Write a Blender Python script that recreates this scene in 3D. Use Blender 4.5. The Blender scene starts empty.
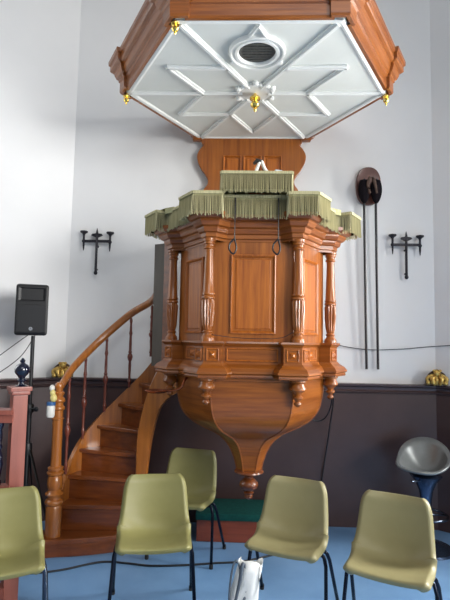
import bpy, bmesh, math, random
from mathutils import Vector, Matrix
random.seed(7)
PI = math.pi
scene = bpy.context.scene
col = scene.collection

# ------------------------------------------------------------------ materials
def lin(c):
    return tuple(((v/255)/12.92 if v/255 <= .04045 else (((v/255)+.055)/1.055)**2.4) for v in c) + (1,)

def base_mat(name):
    m = bpy.data.materials.new(name); m.use_nodes = True
    nt = m.node_tree; nt.nodes.clear()
    out = nt.nodes.new('ShaderNodeOutputMaterial')
    b = nt.nodes.new('ShaderNodeBsdfPrincipled')
    nt.links.new(b.outputs[0], out.inputs[0])
    return m, nt, b

def mat(name, c1, c2=None, rough=.5, metal=0, scale=(6, 6, 6), detail=4, bump=0, coat=0, spec=.5, rvar=0):
    """noise-mixed two-tone procedural surface; scale stretches the grain"""
    m, nt, b = base_mat(name)
    N, Lk = nt.nodes, nt.links
    tc = N.new('ShaderNodeTexCoord'); mp = N.new('ShaderNodeMapping')
    mp.inputs['Scale'].default_value = scale
    Lk.new(tc.outputs['Object'], mp.inputs[0])
    nz = N.new('ShaderNodeTexNoise'); nz.inputs['Scale'].default_value = 1; nz.inputs['Detail'].default_value = detail
    nz.inputs['Roughness'].default_value = .6
    Lk.new(mp.outputs[0], nz.inputs['Vector'])
    cr = N.new('ShaderNodeValToRGB')
    cr.color_ramp.elements[0].position = .3; cr.color_ramp.elements[1].position = .72
    cr.color_ramp.elements[0].color = lin(c1); cr.color_ramp.elements[1].color = lin(c2 or c1)
    Lk.new(nz.outputs['Fac'], cr.inputs[0]); Lk.new(cr.outputs[0], b.inputs['Base Color'])
    b.inputs['Roughness'].default_value = rough; b.inputs['Metallic'].default_value = metal
    b.inputs['Specular IOR Level'].default_value = spec
    if coat:
        b.inputs['Coat Weight'].default_value = coat; b.inputs['Coat Roughness'].default_value = .12
    if rvar:
        mr = N.new('ShaderNodeMapRange'); mr.inputs[3].default_value = rough-rvar; mr.inputs[4].default_value = rough+rvar
        Lk.new(nz.outputs['Fac'], mr.inputs[0]); Lk.new(mr.outputs[0], b.inputs['Roughness'])
    if bump:
        bp = N.new('ShaderNodeBump'); bp.inputs['Strength'].default_value = bump; bp.inputs['Distance'].default_value = .01
        Lk.new(nz.outputs['Fac'], bp.inputs['Height']); Lk.new(bp.outputs[0], b.inputs['Normal'])
    return m

M = {}
M['wood_v'] = mat('varnished_wood_vertical', (120, 61, 16), (162, 94, 31), .32, scale=(38, 38, 1.6), coat=.25, bump=.05)
M['wood_h'] = mat('varnished_wood_horizontal', (112, 57, 16), (152, 87, 30), .32, scale=(2.5, 2.5, 44), coat=.25, bump=.05)
M['wood_panel'] = mat('varnished_panel', (136, 68, 14), (182, 104, 30), .38, scale=(50, 50, 2.2), coat=.2, bump=.05)
M['wood_dark'] = mat('stair_wood', (92, 44, 14), (130, 68, 26), .32, scale=(2, 26, 30), coat=.4, bump=.05)
M['wood_tread'] = mat('stair_tread_wood', (104, 50, 18), (140, 76, 30), .28, scale=(2, 26, 30), coat=.5, bump=.05)
M['wood_orange'] = mat('newel_wood', (138, 78, 26), (176, 106, 40), .3, scale=(30, 30, 2), coat=.5, bump=.04)
M['wood_red'] = mat('baluster_wood', (96, 40, 26), (132, 66, 44), .35, scale=(30, 30, 2), coat=.4)
M['fence'] = mat('fence_red_brown', (126, 66, 54), (150, 84, 68), .45, scale=(20, 20, 2), coat=.2)
M['wall'] = mat('lime_plaster', (220, 220, 220), (226, 226, 225), .9, scale=(1.2, 1.2, 1.2), detail=6, bump=.12, spec=.2)
M['wains'] = mat('wainscot_paint', (62, 46, 46), (74, 57, 55), .3, scale=(2, 2, 2), detail=5, bump=.05, spec=.5)
M['floor'] = mat('blue_floor', (98, 138, 180), (122, 160, 200), .45, scale=(1.5, 1.5, 1.5), detail=8, bump=.02, spec=.4)
M['soffit'] = mat('soffit_field_paint', (214, 216, 210), (220, 222, 216), .7, scale=(3, 3, 3), spec=.3)
M['white'] = mat('soffit_paint', (222, 223, 219), (226, 227, 223), .6, scale=(3, 3, 3))
M['vent'] = mat('dark_vent', (70, 70, 66), (92, 92, 88), .6, scale=(60, 60, 60))
M['gold'] = mat('gilding', (232, 188, 84), (250, 224, 130), .25, 1, scale=(20, 20, 20))
M['gold_old'] = mat('worn_gilding', (150, 104, 44), (244, 212, 120), .35, .6, scale=(45, 45, 45), bump=.4)
M['dark_scroll'] = mat('dark_carving', (44, 28, 16), (84, 60, 30), .5, scale=(30, 30, 30))
M['iron'] = mat('wrought_iron', (28, 27, 34), (42, 40, 48), .5, .4, scale=(30, 30, 30), bump=.2)
M['black'] = mat('black_plastic', (8, 8, 10), (13, 13, 16), .45, scale=(60, 60, 60), bump=.05)
M['grille'] = mat('speaker_grille', (9, 10, 13), (18, 19, 24), .55, .1, scale=(260, 260, 260), bump=.3)
M['blackrod'] = mat('black_rod', (18, 16, 20), (28, 26, 30), .35, scale=(20, 20, 20))
M['navy'] = mat('blue_black_gloss_paint', (12, 18, 36), (20, 28, 50), .15, scale=(8, 8, 8), coat=.6)
M['fringe'] = mat('olive_fringe', (150, 144, 108), (198, 190, 150), .85, scale=(160, 160, 3), spec=.2)
M['cloth'] = mat('olive_cloth', (150, 147, 108), (168, 164, 126), .9, scale=(50, 50, 50), spec=.2, bump=.1)
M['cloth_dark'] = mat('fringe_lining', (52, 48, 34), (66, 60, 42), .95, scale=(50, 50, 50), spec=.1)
M['shell'] = mat('olive_polypropylene', (124, 120, 74), (132, 128, 82), .42, scale=(5, 5, 5), detail=3, spec=.35)
M['shell2'] = mat('faded_polypropylene', (132, 125, 88), (140, 133, 96), .42, scale=(5, 5, 5), detail=3, spec=.35)
M['tube'] = mat('dark_steel_tube', (20, 26, 40), (30, 38, 54), .22, .75, scale=(10, 10, 10))
M['pale_steel'] = mat('steel_tube', (96, 106, 120), (116, 126, 140), .18, 1, scale=(10, 10, 10))
M['rubber'] = mat('rubber', (22, 22, 24), None, .7)
M['green'] = mat('green_baize', (12, 62, 58), (18, 78, 72), .9, scale=(30, 30, 30), bump=.1, spec=.2)
M['kneeler'] = mat('red_brown_wood', (112, 48, 28), (142, 68, 42), .4, scale=(2, 20, 20), coat=.3)
M['stool'] = mat('silver_grey_plastic', (112, 116, 116), (126, 130, 130), .3, .3, scale=(8, 8, 8), coat=.2)
M['stool_base'] = mat('brushed_steel', (74, 90, 116), (90, 106, 132), .25, .9, scale=(8, 8, 60))
M['plaque'] = mat('plaque_wood', (78, 42, 34), (96, 54, 44), .45, scale=(20, 20, 2), coat=.3)
M['velvet'] = mat('black_velvet', (16, 13, 17), (26, 22, 26), .95, scale=(60, 60, 60), spec=.1)
M['taupe'] = mat('taupe_velvet_fold', (72, 58, 52), (92, 76, 68), .9, scale=(40, 40, 40), spec=.1)  # paler than the velvet, used for the fold on each pouch
M['bag'] = mat('white_bag', (206, 208, 206), (228, 228, 224), .6, scale=(12, 12, 12), bump=.3)
M['bag_print'] = mat('grey_strap', (70, 80, 92), (92, 102, 112), .6, scale=(40, 40, 4))
M['cable'] = mat('cable_rubber', (20, 22, 28), None, .5)
M['copper'] = mat('copper', (150, 78, 50), (180, 100, 66), .25, .9)
M['olive_post'] = mat('grey_olive_post', (76, 68, 58), (92, 84, 74), .55, scale=(10, 10, 2))  # grey-brown tone of the post, duller than the varnished wood
M['badge'] = mat('pale_badge', (168, 172, 178), None, .3, .6)
M['white_plastic'] = mat('white_plastic', (226, 224, 216), None, .35)
M['yellow'] = mat('pale_yellow_plastic', (222, 206, 130), None, .4)
M['blueband'] = mat('blue_band', (52, 96, 148), None, .4)
M['paper'] = mat('paper', (232, 232, 228), None, .7)

# ------------------------------------------------------------------ mesh builder
class MB:
    def __init__(s): s.bm = bmesh.new()
    def poly(s, pts):
        try: return s.bm.faces.new([s.bm.verts.new(p) for p in pts])
        except ValueError: pass
    def box(s, c, d, rz=0, rx=0, ry=0, bev=0):
        mt = Matrix.Translation(c) @ Matrix.Rotation(rz, 4, 'Z') @ Matrix.Rotation(ry, 4, 'Y') @ Matrix.Rotation(rx, 4, 'X')
        r = bmesh.ops.create_cube(s.bm, size=1, matrix=mt @ Matrix.Diagonal((*d, 1)))
        if bev:
            es = list({e for v in r['verts'] for e in v.link_edges})
            bmesh.ops.bevel(s.bm, geom=es, offset=bev, segments=2, affect='EDGES', profile=.7)
        return s
    def grid(s, rows, closed_u=False, closed_v=False, cap=False):
        vs = [[s.bm.verts.new(p) for p in r] for r in rows]
        n, m = len(vs), len(vs[0])
        for i in range(n if closed_v else n-1):
            for j in range(m if closed_u else m-1):
                a, b = vs[i], vs[(i+1) % n]
                try: s.bm.faces.new((a[j], a[(j+1) % m], b[(j+1) % m], b[j]))
                except ValueError: pass
        if cap and not closed_v:
            for r in (vs[0][::-1], vs[-1]):
                try: s.bm.faces.new(r)
                except ValueError: pass
        return s
    def lathe(s, prof, c=(0, 0, 0), n=24, flute=None, axis='Z', rot=None, phase=0):
        rows = []
        for r, z in prof:
            row = []
            for k in range(n):
                a = 2*PI*k/n + phase
                rr = r
                if flute and flute[0] < z < flute[1]: rr = r*(1 - flute[3]*(0.5-0.5*math.cos(a*flute[2])))
                p = Vector((rr*math.cos(a), rr*math.sin(a), z))
                if rot: p = rot @ p
                row.append(p + Vector(c))
            rows.append(row)
        return s.grid(rows, closed_u=True, cap=True)
    def tube(s, pts, r, n=10, closed=False, rr=None, flat=1):
        pts = [Vector(p) for p in pts]; L = len(pts)
        rows = []; up = None
        for i, p in enumerate(pts):
            if closed: t = pts[(i+1) % L]-pts[i-1]
            else: t = pts[min(i+1, L-1)]-pts[max(i-1, 0)]
            t.normalize()
            if up is None: up = t.orthogonal().normalized() if abs(t.z) > .9 else Vector((0, 0, 1))
            sd = t.cross(up)
            if sd.length < 1e-4: sd = t.orthogonal()
            sd.normalize(); up2 = sd.cross(t).normalized()
            if abs(t.z) < .97: up = Vector((0, 0, 1)) if flat != 1 else up2
            else: up = up2
            q = rr[i] if rr else r
            rows.append([p + sd*math.cos(2*PI*k/n)*q*flat + up2*math.sin(2*PI*k/n)*q for k in range(n)])
        return s.grid(rows, closed_u=True, closed_v=closed, cap=not closed)
    def sweep(s, path, prof, closed=True, z0=0, cap=False):
        """path: plan points ccw; prof: (outward offset, z)"""
        L = len(path); rows = []
        for o, z in prof:
            rows.append([Vector((*offpt(path, i, o, closed), z+z0)) for i in range(L)])
        return s.grid(rows, closed_u=closed, cap=cap and closed)
    def prism(s, pts, z0, z1):
        a = [Vector((p[0], p[1], z0)) for p in pts]; b = [Vector((p[0], p[1], z1)) for p in pts]
        return s.grid([a, b], closed_u=True, cap=True)
    def extrude(s, pts, d):
        d = Vector(d); a = [Vector(p) for p in pts]; b = [p+d for p in a]
        return s.grid([a, b], closed_u=True, cap=True)
    def ball(s, c, r, seg=16, ring=10):
        d = r if hasattr(r, '__len__') else (r, r, r)
        bmesh.ops.create_uvsphere(s.bm, u_segments=seg, v_segments=ring, radius=1,
                                  matrix=Matrix.Translation(c) @ Matrix.Diagonal((*d, 1)))
        return s
    def build(s, name, m, parent=None, smooth=False, bevel=0, origin=None):
        bmesh.ops.recalc_face_normals(s.bm, faces=s.bm.faces)
        me = bpy.data.meshes.new(name)
        o = bpy.data.objects.new(name, me); col.objects.link(o)
        if origin is not None:
            bmesh.ops.translate(s.bm, verts=s.bm.verts, vec=-Vector(origin)); o.location = origin
        s.bm.to_mesh(me); s.bm.free()
        me.materials.append(M[m])
        if smooth:
            for p in me.polygons: p.use_smooth = True
            if smooth != 'all':
                me.set_sharp_from_angle(angle=math.radians(42))
        if bevel:
            b = o.modifiers.new('bevel', 'BEVEL'); b.width = bevel; b.segments = 2; b.limit_method = 'ANGLE'
        if parent:
            o.parent = parent
            # geometry was authored in world space; keep it there
            o.matrix_parent_inverse = PINV.get(parent.name, Matrix())
        return o

def offpt(path, i, o, closed=True):
    L = len(path)
    p = Vector(path[i][:2])
    a = Vector(path[i-1][:2]) if (closed or i > 0) else None
    b = Vector(path[(i+1) % L][:2]) if (closed or i < L-1) else None
    def nrm(u, v):
        d = (v-u).normalized(); return Vector((d.y, -d.x))
    if a is None: n = nrm(p, b)*o
    elif b is None: n = nrm(a, p)*o
    else:
        n1, n2 = nrm(a, p), nrm(p, b); m = (n1+n2)
        if m.length < 1e-5: n = n1*o
        else:
            m.normalize(); n = m*o/max(.35, m.dot(n1))
    return (p.x+n.x, p.y+n.y)

PINV = {}
def empty(name, loc, label, cat, group=None, rz=0, world=True):
    e = bpy.data.objects.new(name, None); col.objects.link(e); e.empty_display_size = .1
    e.location = loc; e.rotation_euler = (0, 0, rz)
    e['label'] = label; e['category'] = cat
    if group: e['group'] = group
    if world: PINV[e.name] = Matrix.Translation(-Vector(loc))
    return e
def tag(o, label, cat, group=None):
    o['label'] = label; o['category'] = cat
    if group: o['group'] = group
    return o
def struct(o): o['kind'] = 'structure'; return o
def copy_tree(o, parent=None):
    c = o.copy(); col.objects.link(c)
    if parent: c.parent = parent
    for ch in list(o.children): copy_tree(ch, c)
    return c
def bez(pts, n=8):
    """Catmull-Rom through the points"""
    P = [Vector(p) for p in pts]; P = [P[0]*2-P[1]] + P + [P[-1]*2-P[-2]]
    out = []
    for i in range(1, len(P)-2):
        for k in range(n):
            t = k/n; a, b, c, d = P[i-1:i+3]
            out.append(.5*((2*b)+(c-a)*t+(2*a-5*b+4*c-d)*t*t+(3*b-a-3*c+d)*t**3))
    out.append(P[-2]); return out

# ------------------------------------------------------------------ setting
XL, XR, YW = -1.644, 1.776, 4.51
RH = 1.27
TL = (XL-2.2, YW-1.75); TR = (XR+2.2, YW-1.75)
def wallslab(name, a, b, m, z0, z1, t, off=0, prof=None):
    d = (Vector(b)-Vector(a)).normalized(); n = Vector((d.y, -d.x))   # towards the room
    mb = MB()
    A = Vector(a)+n*off; B = Vector(b)+n*off
    pts = [A, B, B-n*t, A-n*t]
    mb.prism([(p.x, p.y) for p in pts], z0, z1)
    return struct(mb.build(name, m))
WALLTOP = 6.2
wallslab('wall_back', (XL-.1, YW), (XR+.1, YW), 'wall', 0, WALLTOP, .15)
wallslab('wall_left', TL, (XL, YW), 'wall', 0, WALLTOP, .15)
wallslab('wall_right', (XR, YW), TR, 'wall', 0, WALLTOP, .15)
# dado panelling: one board face round the three bays, topped by a moulded rail
path = [TL, (XL, YW), (XR, YW), TR]
struct(MB().sweep(path, [(.002, .002), (.028, .002), (.028, RH-.06), (.002, RH-.06)], closed=False).build('trim_1', 'wains'))
struct(MB().sweep(path, [(.002, RH-.085), (.045, RH-.085), (.055, RH-.07), (.04, RH-.055), (.045, RH-.03), (.075, RH-.02), (.08, RH-.004), (.072, RH), (.002, RH)], closed=False).build('trim_2', 'wains', bevel=.002))
fl = MB(); fl.prism([(-4.2, -1.5), (4.4, -1.5), (4.4, YW+.2), (-4.2, YW+.2)], -.1, 0)
struct(fl.build('floor', 'floor'))

# ------------------------------------------------------------------ pulpit
PCX, PCY = .072, 3.62
HV = [(-.293, -.45), (.298, -.45), (.588, 0), (.288, .45), (-.288, .45), (-.594, 0)]
HEX = [(PCX+x, PCY+y) for x, y in HV]
def outline(b, p, L, verts=HEX, corners=None, splay=0):
    """hexagon offset by b, with each corner broken forward by p over a length L"""
    base = [Vector(offpt(verts, i, b)) for i in range(6)]
    out = []
    for i in range(6):
        V = base[i]; e1 = (V-base[i-1]).normalized(); e2 = (base[(i+1) % 6]-V).normalized()
        n1 = Vector((e1.y, -e1.x)); n2 = Vector((e2.y, -e2.x))
        if corners is not None and i not in corners: out.append(tuple(V)); continue
        P = Vector(offpt([tuple(q) for q in base], i, p))
        out += [tuple(V-e1*(L+splay)), tuple(V-e1*L+n1*p), tuple(P), tuple(V+e2*L+n2*p), tuple(V+e2*(L+splay))]
    return out
pulpit = empty('pulpit', (PCX, PCY, 0), 'varnished wooden hexagonal pulpit with columns, green fringe and bowl shaped base on a pendant', 'pulpit')
body = [offpt(HEX, i, -.045) for i in range(6)]
MB().sweep(body, [(0, 1.6), (0, 2.32)]).build('body', 'wood_v', pulpit, bevel=.002)
fl2 = MB(); fl2.prism(body, 1.42, 1.45); fl2.build('floor_board', 'wood_dark', pulpit)

def facet_frame(i, inset=-.045):
    a = Vector(offpt(HEX, i, inset)); b = Vector(offpt(HEX, (i+1) % 6, inset))
    d = (b-a).normalized(); n = Vector((d.y, -d.x)); return (a+b)/2, d, n, (b-a).length
def rect_panel(mb, c, d, n, w, z0, z1, off, m=.02, h=.012, field=True):
    """picture-frame moulding with a raised field, on the plane through c"""
    def P(u, z, o): q = c+d*u+n*(off+o); return Vector((q.x, q.y, z))
    rings = []
    steps = [(0, 0), (.0, h), (.35*m, h*1.25), (.7*m, h*.7), (m, .1*h), (m, -.006)]
    if field: steps += [(m+.004, -.006), (m+.018, .004), (m+.02, .004)]
    for ins, o in steps:
        rings.append([P(-w/2+ins, z0+ins, o), P(w/2-ins, z0+ins, o), P(w/2-ins, z1-ins, o), P(-w/2+ins, z1-ins, o)])
    mb.grid(rings, closed_u=True)
    mb.poly(rings[-1])
for i, w in ((0, .30), (1, .25), (5, .25), (2, .25), (4, .25)):
    c, d, n, L = facet_frame(i)
    mb = MB(); rect_panel(mb, c, d, n, w, 1.685, 2.215, .001)
    pn = mb.build('panel', 'wood_panel', pulpit, bevel=.001)

col_prof = [(0, 2.31), (.05, 2.31), (.05, 2.292), (.043, 2.288), (.044, 2.275), (.036, 2.27), (.034, 2.258), (.042, 2.25), (.042, 2.243), (.033, 2.236),
            (.0325, 2.2), (.038, 2.06), (.043, 1.955), (.048, 1.947), (.048, 1.938), (.041, 1.933), (.05, 1.924), (.05, 1.914), (.042, 1.909),
            (.050, 1.895), (.048, 1.82), (.041, 1.74), (.034, 1.715), (.030, 1.705), (.038, 1.698), (.038, 1.69), (.032, 1.683), (.036, 1.672), (.048, 1.66), (.051, 1.65), (.051, 1.634), (0, 1.634)]
colproto = None
for i in (5, 0, 1, 2):
    vx, vy = offpt(HEX, i, -.0)
    mb = MB(); mb.lathe([(r_*.87, z_) for r_, z_ in col_prof], (vx, vy, 0), n=64, flute=(1.735, 1.90, 12, .24))
    mb.build('column', 'wood_v', pulpit, smooth=True)

# cornice, breaking forward over each column
prof = [(0, 2.30), (.0, 2.315), (.012, 2.32), (.012, 2.345), (.026, 2.352), (.034, 2.37), (.034, 2.382), (.052, 2.39), (.066, 2.412), (.066, 2.425), (.088, 2.43), (.1, 2.45), (.1, 2.472), (-.1, 2.476), (-.1, 2.30)]
MB().sweep(outline(-.04, .07, .02, splay=.07), prof).build('cornice', 'wood_h', pulpit)
# dado band with its mouldings
dado = MB().sweep(outline(-.04, .08, .075, splay=.012), [(-.06, 1.634), (.018, 1.634), (.022, 1.622), (.01, 1.61), (.0, 1.6), (0, 1.49), (-.06, 1.49)]).build('dado_band', 'wood_h', pulpit)
def lozenge(c, d, n, w, z0, z1, off):
    mb = MB(); rect_panel(mb, c, d, n, w, z0, z1, off, m=.009, h=.007, field=False)
    def P(u, z, o): q = c+d*u+n*(off+o); return Vector((q.x, q.y, z))
    if w < .2:
        k = w*.28; zc = (z0+z1)/2; kz = (z1-z0)*.3
        tip = P(0, zc, .02)
        q = [P(-k, zc-kz, -.004), P(k, zc-kz, -.004), P(k, zc+kz, -.004), P(-k, zc+kz, -.004)]
        for a in range(4): mb.poly([q[a], q[(a+1) % 4], tip])
    return mb.build('dado_panel', 'wood_panel', pulpit, bevel=.0008)
for i in (5, 0, 1):
    c, d, n, L = facet_frame(i, -.04)
    lozenge(c, d, n, .34 if i == 0 else .19, 1.505, 1.59, .0012)
for i in (5, 0, 1, 2):   # pedestals: one little panel on each of the two faces
    base = [Vector(offpt(HEX, k, -.04)) for k in range(6)]
    V = base[i]; e1 = (V-base[i-1]).normalized(); e2 = (base[(i+1) % 6]-V).normalized()
    n1 = Vector((e1.y, -e1.x)); n2 = Vector((e2.y, -e2.x)); P = Vector(offpt([tuple(q) for q in base], i, .08))
    A = V-e1*.075+n1*.08; B = V+e2*.075+n2*.08
    lozenge((A+P)/2, e1, n1, (P-A).length*.68, 1.508, 1.588, .0012)
    lozenge((B+P)/2, e2, n2, (B-P).length*.68, 1.508, 1.588, .0012)
prof = [(-.06, 1.495), (.006, 1.495), (.012, 1.486), (.02, 1.478), (.045, 1.462), (.062, 1.44), (.064, 1.428), (.05, 1.418), (.055, 1.408), (.05, 1.398), (.02, 1.392), (-.2, 1.39)]
MB().sweep(outline(-.04, .08, .07, splay=.03), prof).build('base_moulding', 'wood_h', pulpit)
# ogee bowl, hexagonal in plan
ring = [(0.985, 1.40), (.985, 1.375), (.955, 1.37), (.95, 1.30), (.93, 1.22), (.885, 1.14), (.80, 1.075), (.68, 1.028), (.54, .99), (.41, .955), (.305, .905), (.24, .85), (.195, .79), (.165, .73), (.15, .685), (0.15, .682)]
rows = []
rs = bez([(a, b, 0) for a, b in ring], 3)
inner = [offpt(HEX, i, -.02) for i in range(6)]
for v in rs:
    rows.append([Vector((PCX+(x-PCX)*v.x, PCY+(y-PCY)*v.x, v.y)) for x, y in inner])
# round the neck from the flattened hexagon towards a regular one
for r in rows:
    z = r[0].z; t = max(0, min(1, (1.1-z)/.35))
    for k in range(6):
        p = r[k]; R = (Vector((p.x-PCX, p.y-PCY))).length
        Ravg = sum(Vector((q.x-PCX, q.y-PCY)).length for q in r)/6
        if t: pass
bowl = MB().grid(rows, closed_u=True, cap=True)
bo = bowl.build('bowl', 'wood_h', pulpit)
mb = MB()
for k in range(6):   # thin beads covering the arrises
    mb.tube([r[k] for r in rows[6:-2]], .006, n=6)
mb.build('arris_bead', 'wood_h', bo if False else pulpit, smooth=True)
mb = MB(); mb.lathe([(0, .71), (.075, .71), (.105, .70), (.108, .69), (.095, .682), (.05, .672), (.03, .655), (.03, .645), (.042, .638), (.066, .615), (.07, .598), (.06, .575), (.032, .558), (.024, .552), (.036, .545), (.036, .538), (.026, .53), (.03, .52), (.028, .508), (.012, .495), (0, .49)], (PCX, PCY, 0), n=24)
mb.build('pendant', 'wood_dark', pulpit, smooth=True)
pp = [(0, 1.395), (.055, 1.395), (.055, 1.38), (.042, 1.372), (.05, 1.35), (.056, 1.34), (.054, 1.328), (.03, 1.31), (.022, 1.295), (.034, 1.285), (.034, 1.276), (.018, 1.262), (.016, 1.255), (.024, 1.246), (.024, 1.236), (.01, 1.222), (0, 1.22)]
for i in (5, 0, 1, 2):
    vx, vy = offpt(HEX, i, -.0)
    MB().lathe(pp, (vx, vy, 0), n=20).build('corner_drop', 'wood_h', pulpit, smooth=True)

# fringed cloth round the rail
def fringe(mb_s, mb_b, path, z1, h, closed, step=.0072):
    L = len(path)
    for i in range(L if closed else L-1):
        a = Vector(path[i][:2]); b = Vector(path[(i+1) % L][:2]); d = b-a; ln = d.length
        if ln < .004: continue
        d.normalize(); n = Vector((d.y, -d.x))
        m = max(1, int(ln/step))
        for k in range(m):
            u = (k+.5)*ln/m; q = a+d*u
            w = ln/m*.66; hh = h*(1+random.uniform(-.05, .05)); o = .004+random.uniform(-.001, .002)
            sw = random.uniform(-.0025, .0025); fo = random.uniform(.0, .007)
            t = [q-d*w/2, q+d*w/2]
            rows = []
            for z, oo, s in ((z1-.014, 0, 0), (z1-h*.5, fo*.6, sw*.5), (z1-hh, fo, sw)):
                rows.append([Vector((*(t[0]+n*(oo-.001)+d*s), z)), Vector((*(q+n*(oo+o)+d*s), z)), Vector((*(t[1]+n*(oo-.001)+d*s), z))])
            mb_s.grid(rows, closed_u=True, cap=True)
        # heading braid
        c = (a+b)/2+n*.004
        mb_s.box((c.x, c.y, z1-.008), (ln, .012, .018), rz=math.atan2(d.y, d.x))
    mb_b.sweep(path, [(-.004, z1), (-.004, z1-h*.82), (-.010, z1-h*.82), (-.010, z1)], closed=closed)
FP = outline(.10, .085, .14)
s_, b_ = MB(), MB()
fringe(s_, b_, FP, 2.578, .15, True)
fr = s_.build('rail_fringe', 'fringe', pulpit)
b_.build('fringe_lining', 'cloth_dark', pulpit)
mb = MB(); mb.sweep(FP, [(0, 2.55), (.004, 2.575), (0, 2.584), (-.24, 2.592), (-.24, 2.55)])
mb.build('rail_cloth', 'cloth', pulpit)
mb = MB(); mb.sweep(outline(.05, .05, .12), [(0, 2.475), (0, 2.56), (-.17, 2.56), (-.17, 2.475)])
mb.build('rail_board', 'wood_dark', pulpit)
# reading desk with its own fringe
DX0, DX1, DY0, DY1 = -.135, .300, 2.985, 3.33
mb = MB(); mb.box(((DX0+DX1)/2, (DY0+DY1)/2, 2.655), (DX1-DX0, DY1-DY0, .09), bev=.012)
desk = mb.build('reading_desk', 'cloth', pulpit)
dp = [(DX0-.006, DY1), (DX0-.006, DY0-.006), (DX1+.006, DY0-.006), (DX1+.006, DY1)]
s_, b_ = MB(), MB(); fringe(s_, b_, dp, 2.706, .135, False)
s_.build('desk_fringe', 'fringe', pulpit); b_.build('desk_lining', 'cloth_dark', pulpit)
mb = MB(); mb.box(((DX0+DX1)/2, 3.2, 2.59), (.1, .18, .06)); mb.build('desk_bracket', 'wood_dark', pulpit)
# two cords with looped ends hanging from the desk
for x in (-.052, .226):
    lo = (x-.018, 3.045, 2.24)
    mb = MB(); mb.tube([(x, 3.07, 2.60), (x, 3.05, 2.45), (x, 3.045, 2.29)], .0035, n=6)
    mb.tube(bez([(x, 3.045, 2.29), (x-.03, 3.045, 2.255), (x-.032, 3.045, 2.215), (x-.005, 3.045, 2.19), (x+.012, 3.045, 2.225), (x+.004, 3.045, 2.27), (x, 3.045, 2.29)], 5), .006, n=6)
    mb.build('looped_cord', 'blackrod', pulpit, smooth=True)
# board closing the rear at the stair side
mb = MB(); mb.box((-.672, 3.93, 1.92), (.11, .03, 1.0), rz=-.5); mb.build('door_post', 'olive_post', pulpit)
mb = MB(); mb.box((-.585, 3.86, 1.92), (.12, .022, 1.0), rz=-.7); mb.build('door_board', 'wood_dark', pulpit)

# ------------------------------------------------------------------ small items on the pulpit
mic = empty('desk_microphone', (.19, 3.12, 2.702), 'small black and white microphone on the fringed reading desk of the pulpit', 'microphone')
MB().tube(bez([(.075, 3.1, 2.735), (.10, 3.1, 2.80), (.115, 3.1, 2.815), (.135, 3.1, 2.77), (.165, 3.1, 2.735), (.20, 3.1, 2.73)], 5), .011, n=8).build('arm', 'white_plastic', mic, smooth=True)
MB().tube([(.115, 3.1, 2.815), (.085, 3.1, 2.82), (.065, 3.1, 2.80)], .014, n=10, rr=[.012, .016, .010]).build('head', 'black', mic, smooth=True)
MB().ball((.185, 3.12, 2.722), (.07, .045, .019)).build('base', 'black', mic, smooth='all')
mb = MB(); mb.box((.225, 3.1, 2.742), (.05, .03, .03), rz=.3, bev=.006); mb.build('grey_switch', 'badge', mic)

# ------------------------------------------------------------------ sounding board
BX, BY, BZ, BS = .077, 3.60, 3.552, 1.0
BH = [(BX+BS*math.cos(a), BY+BS*math.sin(a)) for a in [math.radians(k) for k in (240, 300, 0, 60, 120, 180)]]
canopy = empty('sounding_board', (BX, BY, 3.5), 'hexagonal sounding board above the pulpit with white ribbed underside and wooden cornice', 'sounding board')
mb = MB(); mb.prism(BH, BZ, BZ+.03); soff = mb.build('soffit', 'soffit', canopy)
hexo = outline(0, .022, .06, verts=BH)
prof = [(-.002, BZ-.012), (.02, BZ-.014), (.026, BZ+.0), (.026, BZ+.07), (.036, BZ+.078), (.036, BZ+.092), (.05, BZ+.1), (.064, BZ+.128), (.068, BZ+.15), (.09, BZ+.158), (.096, BZ+.165), (.096, BZ+.205), (.108, BZ+.212), (.11, BZ+.24), (-.03, BZ+.25), (-.03, BZ+.03), (-.002, BZ)]
MB().sweep(hexo, prof).build('cornice', 'wood_h', canopy)
mb = MB(); mb.sweep(BH, [(-.004, BZ+.002), (-.004, BZ-.012), (-.02, BZ-.018), (-.036, BZ-.012), (-.042, BZ+.002)]); mb.build('border_moulding', 'white', canopy)
mb = MB(); mb.prism([(BX+(x-BX)*1.0, BY+(y-BY)*1.0) for x, y in BH], BZ+.2, BZ+.24); mb.build('top_board', 'wood_dark', canopy)
def rib(mb, a, b, w=.046, h=.024):
    a = Vector(a); b = Vector(b); d = (b-a).normalized(); n = Vector((-d.y, d.x))
    sec = [(-w/2, .002), (-w/2, -h*.5), (-w/4, -h*.7), (-w/5, -h), (w/5, -h), (w/4, -h*.7), (w/2, -h*.5), (w/2, .002)]
    rows = [[Vector((*(p+n*u), BZ+z)) for u, z in sec] for p in (a, b)]
    mb.grid(rows, closed_u=True, cap=True)
def pol(r, deg): return (BX+r*math.cos(math.radians(deg)), BY+r*math.sin(math.radians(deg)))
NODE, TIP = .40, .72
for k in range(6):
    a = 60*k
    mb = MB(); rib(mb, pol(.1, a), pol(.955, a)); mb.build('radial_rib', 'white', canopy)
    if k == 4: continue                    # the front bay holds the round vent instead of a star point
    mb = MB(); rib(mb, pol(NODE, a), pol(TIP, a+30)); rib(mb, pol(TIP, a+30), pol(NODE, a+60)); mb.build('star_rib', 'white', canopy)
# hub
mb = MB(); mb.lathe([(0, BZ), (.15, BZ), (.15, BZ-.012), (.135, BZ-.02), (.12, BZ-.012), (.11, BZ-.014), (0, BZ-.014)], (BX, BY, 0), n=12, phase=PI/12)
for k in range(6): mb.lathe([(0, BZ), (.022, BZ), (.022, BZ-.02), (.012, BZ-.028), (0, BZ-.028)], (*pol(.15, 60*k+30), 0), n=12)
mb.build('hub', 'white', canopy)
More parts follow.
